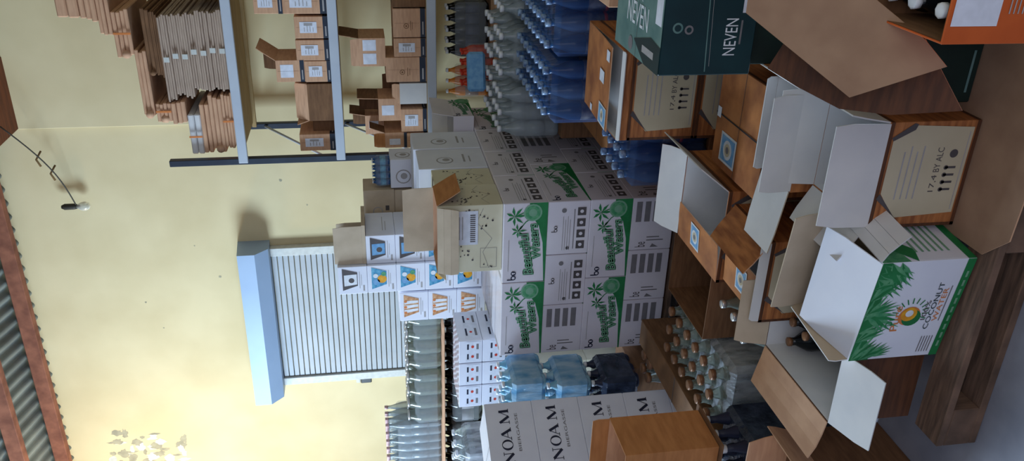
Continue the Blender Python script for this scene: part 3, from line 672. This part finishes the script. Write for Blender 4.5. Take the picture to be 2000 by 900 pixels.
# ------------------------------------------------------------------ wood-print cartons, right column
pallet('wooden pallet under the wood-print cartons', -1.08, .1, 2.72, 3.4) if 0 else None
def wcart(label, x0, x1, y0, y1, z0, z1, **k): return closed('wine_carton', label, x0, x1, y0, y1, z0, z1, 'wood_print', wood_label, 'wood-print cartons', **k)
xw0, xw1 = -1.055, -.72; yw = 3.0
closed('carton', 'plain carton at the floor under the wood-print column', xw0, xw1, 2.80, 3.27, .001, .13, 'kraft_dark')
wcart('wood-print carton with cream label, lower of the column behind the dark teal box', xw0, xw1, 2.80, 3.27, .131, .40)
wcart('wood-print carton with cream label, upper of the column behind the dark teal box', xw0, xw1, 2.80, 3.27, .402, .66)
# its open lid on top with stickers
def lid_st(G): sticker(G, .74, .66, .08, .12); G.rect(.36, .62, .5, .8, 'paper_label', .001); G.rect(.08, .84, .2, .96, 'paper_label', .001); G.rect(.9, .3, .98, .38, 'paper_label', .001)
opened('wine_carton', 'open wood-print carton with stickers on its half-shut lid, above the column', xw0, xw1, 2.80, 3.27, .662, .70, 'wood_print', 'white_card', {'front': (200, .02, 'white_card', 'white_card'), 'back': (3, .40, 'wood_print', 'white_card')}, None, flap_decor={'back': lid_st})
t = thing('kraft_flap', 'triangular kraft flap poking out between blue water packs', 'cardboard', (-1.0, 3.15, .55)) if 0 else None

# dark teal beer box at upper right
def neven(F, w, d, h):
    f = F['front']
    f.text('NEVEN', .22, .2, .62, .33, 'cap_white', .0006); f.rect(.34, .15, .6, .17, 'ink_grey'); f.rect(.68, .06, .96, .17, 'paper_label'); f.rect(.78, .09, .86, .14, 'ink_grey', .0006)
    f.line([(.04, .5), (.96, .54)], .003, 'teal_top'); f.line([(.1, .46), (.96, .5)], .001, 'ink_light')
    f.disc(.52, .84, .014, 'teal_top'); f.disc(.52, .84, .009, 'teal', .0004); f.disc(.5, .72, .012, 'ink_grey'); f.disc(.5, .72, .007, 'teal', .0004)
    g = F['top']; g.text('NEVEN', .36, .28, .62, .74, 'cap_white', .0006, rot=-1); g.text('NEVER', .66, .42, .78, .78, 'cap_white', .0006, rot=-1); g.rect(.52, .02, .97, .14, 'paper_label')
    g.poly([(.0, .3), (.2, .55), (.34, .2), (.3, .0), (0, 0)], 'teal', .0004); g.disc(.12, .62, .02, 'ink_grey', .0006); g.rect(.12, .12, .2, .36, 'ink_light', .0006)
NX0, NX1, NY0, NY1, NZ0, NZ1 = -.60, -.36, 2.06, 2.46, .585, .84
closed('beer_box', 'dark teal beer box printed NEVEN with silvery top, upper right', NX0, NX1, NY0, NY1, NZ0, NZ1, 'teal', lambda F, w, d, h: (F['top'].rect(0, 0, 1, 1, 'teal_top', -.0003), neven(F, w, d, h)), cat='box')
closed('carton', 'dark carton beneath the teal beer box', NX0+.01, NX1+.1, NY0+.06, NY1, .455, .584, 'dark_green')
closed('carton', 'wood-print carton in shadow below the teal beer box', NX0+.01, NX1+.1, NY0+.06, NY1, .131, .454, 'wood_print_dark')  # its shadow is put into the colour: the darker wood print
pack('bottle_pack', 'dark bottles with pale caps crowding beside the teal box', -.34, 2.05, .60, 3, 3, .042, .24, 'glass_dark', 'cap_silver', None, None)
closed('carton', 'dark carton holding the dark bottles beside the teal box', -.355, .1, 2.03, 2.4, .131, .598, 'dark_green') if 0 else None
# green bottle at the top edge
t = thing('green_bottle_pack', 'green glass bottles with silver caps behind the teal box', 'bottle pack', (-.62, 2.9, .66))
for i in range(4):
    bottle_parts(t, .12+.09*(i % 2), .0+.09*(i//2), .0, .30, .042, 'glass_green', 'cap_silver')
mb = MB(); mb.box((.16, .04, .05), (.24, .22, .1), 'kraft', .003); mb.build('tray', t)
closed('carton', 'kraft carton beneath the green bottles behind the teal box', -.6, -.3, 2.8, 3.06, .001, .659, 'kraft_orange')

# ------------------------------------------------------------------ foreground, right: kraft flap box, orange box
t = thing('large_open_carton', 'large kraft carton at right with a long flap hanging toward the viewer', 'carton', (-.2, 1.75, .131))
L = lambda v: Vector(v)-Vector((-.2, 1.75, .131))
A = at(1462, 22, 'y', 1.62); B = at(1660, 190, 'y', 1.45); C = at(1850, 130, 'y', 1.35); D = at(1805, 60, 'y', 1.55); E_ = at(1470, -60, 'y', 1.6); G_ = at(1800, -60, 'y', 1.6)
nn = (B-A).cross(C-A).normalized()
def onp(px, py, off=0):
    d = FW + RT*((450-py)/F0) - UP*((px-1000)/F0); return CAM+d*((A-nn*off-CAM).dot(nn)/d.dot(nn))
if nn.dot(CAM-A) < 0: nn = -nn
ring = [onp(*p) for p in ((1458, 25), (1470, -60), (1640, -60), (1808, 78), (1850, 130), (1660, 190))]
mb = MB(); mb.slab([L(p) for p in ring], .004, 'kraft_flap', 'kraft_flap'); mb.build('flap', t)
ring = [onp(*p, .07) for p in ((1500, 133), (1560, 40), (1800, 60), (1880, 216), (1740, 224), (1640, 212), (1560, 170))]
mb = MB(); mb.slab([L(p) for p in ring], .004, 'wood_print', 'wood_print_dark'); mb.build('flap', t)
mb = MB(); z1_ = A.z; zb = .131
mb.slab([L((-.31, 1.64, .131)), L((-.31, 1.64, .50)), L((-.31, 1.95, .50)), L((-.31, 1.95, .131))], .004, 'wood_print_dark'); 
mb.box(L((-.1, 1.95, .33)), (.42, .006, .36), 'kraft_dark'); mb.box(L((.1, 1.8, .33)), (.006, .3, .36), 'kraft_dark'); mb.box(L((-.1, 1.8, .14)), (.42, .3, .006), 'kraft_dark'); mb.build('box_body', t)
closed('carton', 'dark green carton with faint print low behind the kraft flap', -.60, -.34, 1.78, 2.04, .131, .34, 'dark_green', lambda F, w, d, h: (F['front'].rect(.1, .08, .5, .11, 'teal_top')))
def orange(F, w, d, h):
    f = F['front']; f.poly([(.12, .6), (.9, .6), (.98, .97), (.12, .97)], 'paper_label', .0004); f.disc(.5, .84, .018, 'ink_black', .0008); f.text('I', .3, .66, .32, .9, 'ink_red', .0008)
    for k in range(6): f.rect(.2, .52-.035*k, .7+.03*(k % 3), .53-.035*k, 'ink_light', .0005)
    f.rect(.14, .06, .85, .24, 'paper_label', .0006)
    for k in range(26): f.rect(.18+.024*k, .08, .18+.024*k+.012*(1+k % 2)*.7, .22, 'ink_black', .001)
t = opened('orange_box', 'open orange box with white panel and barcode at far right edge', -.325, -.07, 1.27, 1.5, .40, .635, 'orange_print', 'kraft_dark', {}, orange, cat='box')
for x in (-.08, 0, .08):
    for y in (-.07, .01, .08): bottle_parts(t, x, y, .006, .215, .035, 'glass_dark', 'cap_white')
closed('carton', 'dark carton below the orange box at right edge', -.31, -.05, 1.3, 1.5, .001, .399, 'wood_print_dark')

# ------------------------------------------------------------------ foreground, middle: open wine cartons
ZP = .131
def inner_bottles(t, spots, h=.22, r=.036, cap='cap_gold', m='glass_dark'):
    for (x, y) in spots: bottle_parts(t, x, y, .006, h, r, m, cap)
# A: wood-print carton with label at right front
t = opened('wine_carton', 'open wood-print carton with cream label and white flaps, nearest at right', -.905, -.625, 1.72, 2.0, ZP, .37, 'wood_print', 'white_card',
       {'front': (86, .135, 'white_card', 'white_card'), 'left': (150, .11, 'white_card', 'white_card'), 'back': (100, .13, 'white_card', 'white_card'), 'right': (100, .1, 'white_card', 'white_card')}, wood_label, 'wood-print cartons')
# F: coconut water
def coco(F, w, d, h):
    for s in ('front', 'right'): F[s].rect(0, 0, 1, .09, 'ink_green')
    f = F['front']
    rnd = random.Random(2)
    def leaf(a, b, an, ln, m='ink_green', wd=.16):
        ca, sa = math.cos(an), math.sin(an); g = lambda x, y: (a+(x*ca-y*sa)/f.w, b+(x*sa+y*ca)/f.h)
        f.poly([g(0, 0), g(ln*.4, -ln*wd), g(ln, 0), g(ln*.45, ln*wd)], m, .0003+.0006*rnd.random())
    for (a, b, an, ln) in ((.0, .98, -.5, .1), (0, .9, -.9, .09), (.06, 1, -1.2, .08), (.2, 1, -.9, .1), (.3, 1, -1.4, .07), (.42, 1, -.5, .1), (.5, .98, -1.3, .09), (.62, 1, -.7, .1), (.75, 1, -1.5, .07), (.85, 1, -2.2, .1), (.98, .98, -2.2, .12), (1, .9, -2.6, .1), (1, .8, -2.7, .08), (.9, 1, -1.8, .06), (.04, .8, -1.2, .07), (.5, 1, -2.0, .12)):
        a = min(max(a, .0), 1); 
        for k in range(5):
            aa = an+(k-2)*.16; L_ = ln*(1-.1*abs(k-2)); ex = a+L_*math.cos(aa)/f.w; ey_ = b+L_*math.sin(aa)/f.h
            if 0 <= ex <= 1 and .09 <= ey_ <= 1: leaf(a, b, aa, L_, 'ink_green' if k % 2 else 'ink_green_mid', .07)
    f.poly([(0, .78), (.14, .84), (.3, .9), (.45, .82), (.62, .88), (.8, .84), (1, .9), (1, 1), (0, 1)], 'ink_green', .0002)
    f.text('Dr', .36, .66, .44, .73, 'ink_green', .001); f.text('Pure', .3, .58, .56, .66, 'ink_orange', .001, .03)
    f.disc(.45, .5, .03, 'ink_orange', .0005); f.disc(.43, .47, .026, 'ink_green', .0009); f.disc(.47, .51, .022, 'ink_yellow', .0012); f.disc(.48, .51, .011, 'cap_white', .0016)
    for k in range(11):
        an = -1.9+k*.33; f.line([(.47+.034*math.cos(an)/f.w, .5+.034*math.sin(an)/f.h), (.47+.052*math.cos(an)/f.w, .5+.052*math.sin(an)/f.h)], .003, 'ink_green', .0008)
    f.text('100%', .4, .31, .6, .36, 'ink_dark', .001); f.text('COCONUT', .3, .24, .78, .295, 'teal', .001); f.text('WATER', .38, .17, .72, .225, 'ink_orange', .001); f.rect(.38, .14, .74, .15, 'ink_grey', .0006)
    for k in range(5): f.rect(.05, .13+.03*k, .22, .14+.03*k, 'ink_grey', .0006)
    [f.rect(.1+.09*k, .03, .16+.09*k, .055, 'ink_green_pale', .001) for k in range(9)]
    g = F['right']; g.poly([(0, .7), (.5, .8), (1, .66), (1, 1), (0, 1)], 'ink_green_mid'); g.poly([(0, .62), (.2, .56), (.45, .78), (.2, .8)], 'ink_green', .0004)
    for k in range(6): g.rect(.15, .2+.07*k, .8-.08*(k % 2), .225+.07*k, 'ink_green_pale', .0004)
t = opened('coconut_water_carton', 'white and green coconut water carton with torn open top, nearest centre', -1.24, -.925, 1.625, 1.87, ZP, .385, 'print_white', 'card_beige',
       {'front': (16, .19, 'print_white', 'card_beige'), 'right': (195, .08, 'white_card', 'white_card', .5), 'back': (82, .12, 'card_beige', 'card_beige'), 'left': (95, .05, 'white_card', 'card_beige')}, coco, rz=-.13)
# H: open kraft/white carton left
t = opened('large_open_carton', 'open kraft carton with white lining and black bottles at lower left', -1.49, -1.255, 1.68, 2.08, ZP, .375, 'wood_print_dark', 'white_card',
       {'front': (197, .14, 'white_card', 'white_card'), 'left': (172, .13, 'kraft', 'kraft', -.1), 'back': (108, .1, 'card_beige', 'card_beige')}, rz=.02)
inner_bottles(t, [(.07, .14), (.07, .06), (.07, -.02), (0, .14), (0, .06), (-.07, .14), (.07, -.1)], .2)
# B, C: closed-left cartons with stickers
def st(G): sticker(G, .35, .2, .08, .09)
t = opened('wine_carton', 'wood-print carton with blue sticker on its shut half, white inside, far one of the pair', -1.42, -1.08, 2.36, 2.74, ZP, .44, 'wood_print', 'white_card',
       {'left': (4, .14, 'wood_print', 'white_card'), 'back': (150, .12, 'white_card', 'white_card'), 'right': (128, .13, 'white_card', 'white_card')}, wood_label, 'wood-print cartons', flap_decor={'left': st})
inner_bottles(t, [(.1, .0), (.1, -.1)], .22, cap='cap_pink')
t = opened('wine_carton', 'wood-print carton with blue sticker on its shut half, nearer one of the pair', -1.40, -1.12, 1.98 if 0 else 2.07, 2.35, ZP, .42, 'wood_print', 'white_card',
       {'left': (4, .14, 'wood_print', 'white_card'), 'right': (35, .13, 'wood_print', 'white_card'), 'front': (80, .03, 'white_card', 'white_card')}, wood_label, 'wood-print cartons', flap_decor={'left': st})
inner_bottles(t, [(.0, .08), (.0, -.02)], .24, cap='cap_pink')
# D: closed top with sticker
def top_st(F, w, d, h):
    wood_label(F, w, d, h); f = F['top']; sticker(f, .08, .5, .1, .12); f.rect(.49, 0, .505, 1, 'ink_black', .001)
    for (a, b) in ((.44, .02), (.46, .9)): f.rect(a, b, a+.1, b+.08, 'paper_label', .0014)
closed('wine_carton', 'closed wood-print carton with round blue sticker behind the nearest open one', -1.045, -.69, 2.2, 2.56, ZP, .43, 'wood_print', top_st, 'wood-print cartons')
# E: between A and D
opened('wine_carton', 'open white-lined carton wedged between labelled carton and stickered one', -.93, -.64, 2.01, 2.19, ZP, .43, 'wood_print', 'white_card',
       {'left': (172, .2, 'card_beige', 'white_card'), 'front': (95, .1, 'white_card', 'white_card'), 'right': (120, .1, 'white_card', 'white_card'), 'back': (80, .035, 'white_card', 'white_card')}, None, 'wood-print cartons')
closed('wine_carton', 'wood-print carton in the gap behind the coconut water carton', -1.235, -.94, 1.94, 2.0, ZP, .33, 'wood_print_dark', None, 'wood-print cartons')

# open kraft box in front of the white stack
opened('large_open_carton', 'empty brown open carton leaning before the white stack', -1.82, -1.50, 2.60, 3.0, .001, .34, 'kraft_dark', 'kraft_dark', {'right': (150, .06, 'kraft_dark', 'kraft_dark')}, None)
# three bottles with silver caps beside the wine cartons
t0 = None
for i, (px, py) in enumerate(((1388, 572), (1425, 613), (1437, 650))):
    p = at(px, py, 'z', .31); lab = ('farthest', 'middle', 'nearest')[i]
    b = thing('wine_bottle', 'clear bottle with silver cap left of stickered cartons, %s of three' % lab, 'bottle', ((-1.63, -1.625, -1.66)[i], (2.55, 2.45, 2.355)[i], 0.001), 0, 'silver capped bottles beside the stickered cartons')
    bottle_parts(b, 0, 0, 0, .31, .042, 'glass_clear', 'cap_silver')

# ------------------------------------------------------------------ left side
closed('carton', 'plain carton low stand below the blue wrapped packs', -2.78, -2.54, 3.42, 3.72, .001, .30, 'kraft_dark')
pack('bottle_pack', 'dark navy wrapped pack below the pale blue packs', -2.76, 3.3, .301 if 0 else .30, 3, 3, .04, .24, 'label_navy', 'cap_white', None, 'film_navy')
pack('water_pack', 'pale blue wrapped water pack, lower, beside white stack corner', -2.78, 3.32, .545, 3, 3, .042, .22, 'pet_aqua', 'cap_white', 'ink_blue', 'film_blue')
pack('water_pack', 'pale blue wrapped water pack, upper, beside white stack corner', -2.78, 3.36, .768, 3, 3, .042, .22, 'pet_aqua', 'cap_white', 'pet_clear', 'film_blue')
# NOAM cartons
def serif(f, b0, hgt):
    def S(a0, b0_, a1, b1_, t): f.line([(a0, b0_), (a1, b1_)], t, 'ink_navy', .0006)
    T, t = .012, .003; g = b0+hgt
    a = .30; S(a, b0, a, g, t); S(a+.1, b0, a+.1, g, t); S(a, g, a+.1, b0, T); S(a-.015, g-.004, a+.02, g-.004, t); S(a-.02, b0, a+.02, b0, t); S(a+.08, g, a+.12, g, t)
    f.disc(a+.2, (b0+g)/2, .026, 'ink_navy', .0006, r2=.026*1.0); f.disc(a+.2, (b0+g)/2, .016, 'print_white', .001, r2=.023)
    a = .62; S(a-.05, b0, a, g, t); S(a, g, a+.055, b0, T); S(a-.03, b0+hgt*.35, a+.035, b0+hgt*.35, t); S(a-.07, b0, a-.03, b0, t); S(a+.03, b0, a+.08, b0, t)
    a = .76; S(a, b0, a, g, t); S(a, g, a+.07, b0, T); S(a+.07, b0, a+.13, g, t); S(a+.13, g, a+.135, b0, T); S(a-.02, b0, a+.02, b0, t); S(a+.11, b0, a+.16, b0, t)
def noam(F, w, d, h):
    f = F['right']; serif(f, .52, .2); f.text('BIERGASSE', .42, .34, .86, .4, 'ink_grey', .0005)
pallet('wooden pallet under the white NOAM boxes', -2.86, -2.40, 3.0, 3.3) if 0 else None
A_ = math.radians(-27); P_ = at(945, 789, 'z', 1.12); dr = Vector((-math.sin(A_), math.cos(A_), 0)); nr = Vector((math.cos(A_), math.sin(A_), 0))
c_ = P_-dr*.21-nr*.14
for k in range(5):
    closed('beer_box', 'white box lettered NOAM, %s of the left stack' % ('bottom', 'fourth down', 'third down', 'second down', 'topmost')[k], c_.x-.14, c_.x+.14, c_.y-.21, c_.y+.21, .001+.224*k, .001+.224*(k+1)-.001, 'print_white', noam, 'white NOAM boxes', 'box', rz=A_)
# jar packs with gold caps, in front
jp = pack('jar_pack', 'shrink wrapped jars with gold caps at foot of white stack', -2.12, 2.42, .05, 3, 6, .045, .30, 'glass_clear', 'cap_gold', None, 'film_crinkle', 'gold capped jar packs', neck=.42)
pack('jar_pack', 'crumpled wrapped jars with gold caps beside the NOAM boxes', -2.62 if 0 else -2.56, 3.02 if 0 else 2.98, .001, 3, 3, .04, .30, 'glass_clear', 'cap_gold', None, 'film_crinkle', neck=.6) if 0 else None
closed('carton', 'flat-topped brown carton between gold-capped jars and NOAM boxes', -2.30, -2.165, 2.35, 3.3, .001, .33, 'kraft_dark')
mb = MB(); mb.box((-1.995, 2.7, .024), (.34, .7, .046), 'pallet_wood', .003); tag(mb.build('board'), 'low wooden board under the gold capped jars', 'board')
opened('large_open_carton', 'orange-brown kraft carton at picture edge in front of the NOAM boxes', -2.23, -1.90, 2.08, 2.28, .47, .80, 'kraft_orange', 'kraft', {'back': (92, .06, 'kraft_orange', 'kraft_orange')})
pack('bottle_pack', 'navy shrink-wrapped pack under the orange-brown kraft carton', -2.2, 2.06, .001, 4, 3, .038, .46, 'label_navy', 'cap_white', None, 'film_navy')
mb = MB(); mb.box((-2.05, 2.18, .4655), (.34, .24, .005), 'kraft_dark', .001); tag(mb.build('cardboard_sheet'), 'brown sheet on top of the navy pack at left edge', 'cardboard')
t = opened('large_open_carton', 'kraft carton with tan flap at bottom left corner', -2.0, -1.74, 1.62, 1.95, .001, .30, 'kraft_dark', 'kraft_dark', {'front': (120, .12, 'kraft', 'kraft'), 'back': (80, .16, 'kraft', 'kraft'), 'right': (110, .1, 'kraft', 'kraft')}, None)

pack('jar_pack', 'few crumple-wrapped jars with orange-gold caps just right of NOAM boxes', -2.44, 3.11, .001, 2, 2, .038, .33, 'glass_clear', 'cap_gold', None, 'film_crinkle', neck=.6)
# left rear bench: cartons carrying jars and bottles
for i in range(4):
    xa = -4.45+.39*i
    for k in range(3):
        closed('carton', 'cream shrink-wrapped carton of the left rear stack, column %s, %s' % (('farthest left', 'second left', 'second right', 'rightmost')[i], ('bottom', 'middle', 'top')[k]), xa, xa+.385, 4.28, 4.98, .001+.31*k, .31*(k+1), 'cream_card', lambda F, w, d, h: [F['front'].rect(.3+.05*q, .2, .32+.05*q, .5, 'ink_grey') for q in range(9)], 'cream cartons of the left rear stack')
mb = MB(); mb.box((-3.62, 4.72, 1.19), (1.6, .72, .012), 'kraft', .003); o = mb.build('cardboard_sheet'); tag(o, 'wavy cardboard sheet carrying the clear jars at left rear', 'cardboard')
for i in range(4):
    pack('bottle_pack', 'dark bottle pack under the jar sheet at left rear, %s' % ('leftmost', 'second from left', 'second from right', 'rightmost')[i], -4.4+.39*i, 4.42, .932, 4, 3, .045, .248, 'glass_dark', 'cap_silver', 'ink_grey', 'film', 'dark bottle packs beneath the sheet')
jr = pack('jar_pack', 'clear jars with pale lids on the sheet, right group', -3.2, 4.45, 1.197, 4, 3, .052, .22, 'glass_clear', 'cap_silver', None, 'film', 'clear jars on the cardboard sheet', neck=.6)
dup(jr, (-3.42, 4.61, 1.197), None, 'clear jars with pale lids on the sheet, left group')
pack('bottle_pack', 'tall clear bottles with pink caps at the left edge', -4.56, 4.5, 1.197, 14, 4, .032, .37, 'pet_clear', 'cap_pink', 'pet_clear', 'film')
# trays of shots with red dots
closed('carton', 'cream carton stand under the red-dotted trays', -3.1, -2.7, 3.75, 4.15, .001, .45, 'cream_card'); closed('carton', 'upper cream carton under the red-dotted trays', -3.1, -2.7, 3.75, 4.15, .451, .90, 'cream_card')
def shot(F, w, d, h):
    for s in ('front', 'right'):
        f = F[s]; f.rect(.06, .08, .94, .7, 'paper_label')
        for k in range(2): f.disc(.28+.44*k, .42, .009, 'ink_red', .0006, r2=.008); f.rect(.16+.44*k, .58, .4+.44*k, .66, 'ink_navy', .0004); f.rect(.16+.44*k, .16, .4+.44*k, .26, 'ink_grey', .0004)
    for a in range(4):
        for b in range(6): F['top'].disc(.14+.24*a, .1+.16*b, .012, 'cap_pink', .001)
for i in range(3):
    for k in range(2):
        closed('mini_bottle_tray', 'white tray with red dots, %s of three, %s layer' % (('left', 'middle', 'right')[i], ('lower', 'upper')[k]), -3.0+.15*i, -2.855+.15*i, 4.0 if 0 else 3.8, 4.1, .902+.13*k, .902+.13*(k+1)-.002, 'print_white', shot, 'white trays with red dots', 'tray')
# crinkly wrapped packs on a kraft tray
t = pack('bottle_pack', 'crinkly clear-wrapped bottle pack on kraft tray left of trays', -3.62, 3.72, .93, 4, 3, .045, .25, 'pet_clear', 'cap_white', 'ink_grey', 'film_crinkle', card='kraft')
closed('carton', 'cream carton stand beneath the crinkly wrapped pack', -3.64, -3.12, 3.7, 4.1, .451, .929, 'cream_card', lambda F, w, d, h: [F['front'].rect(.5+.03*q, .6, .51+.03*q, .9, 'ink_grey') for q in range(12)]); closed('carton', 'lower cream carton beneath the crinkly wrapped pack', -3.64, -3.12, 3.7, 4.1, .001, .45, 'cream_card')
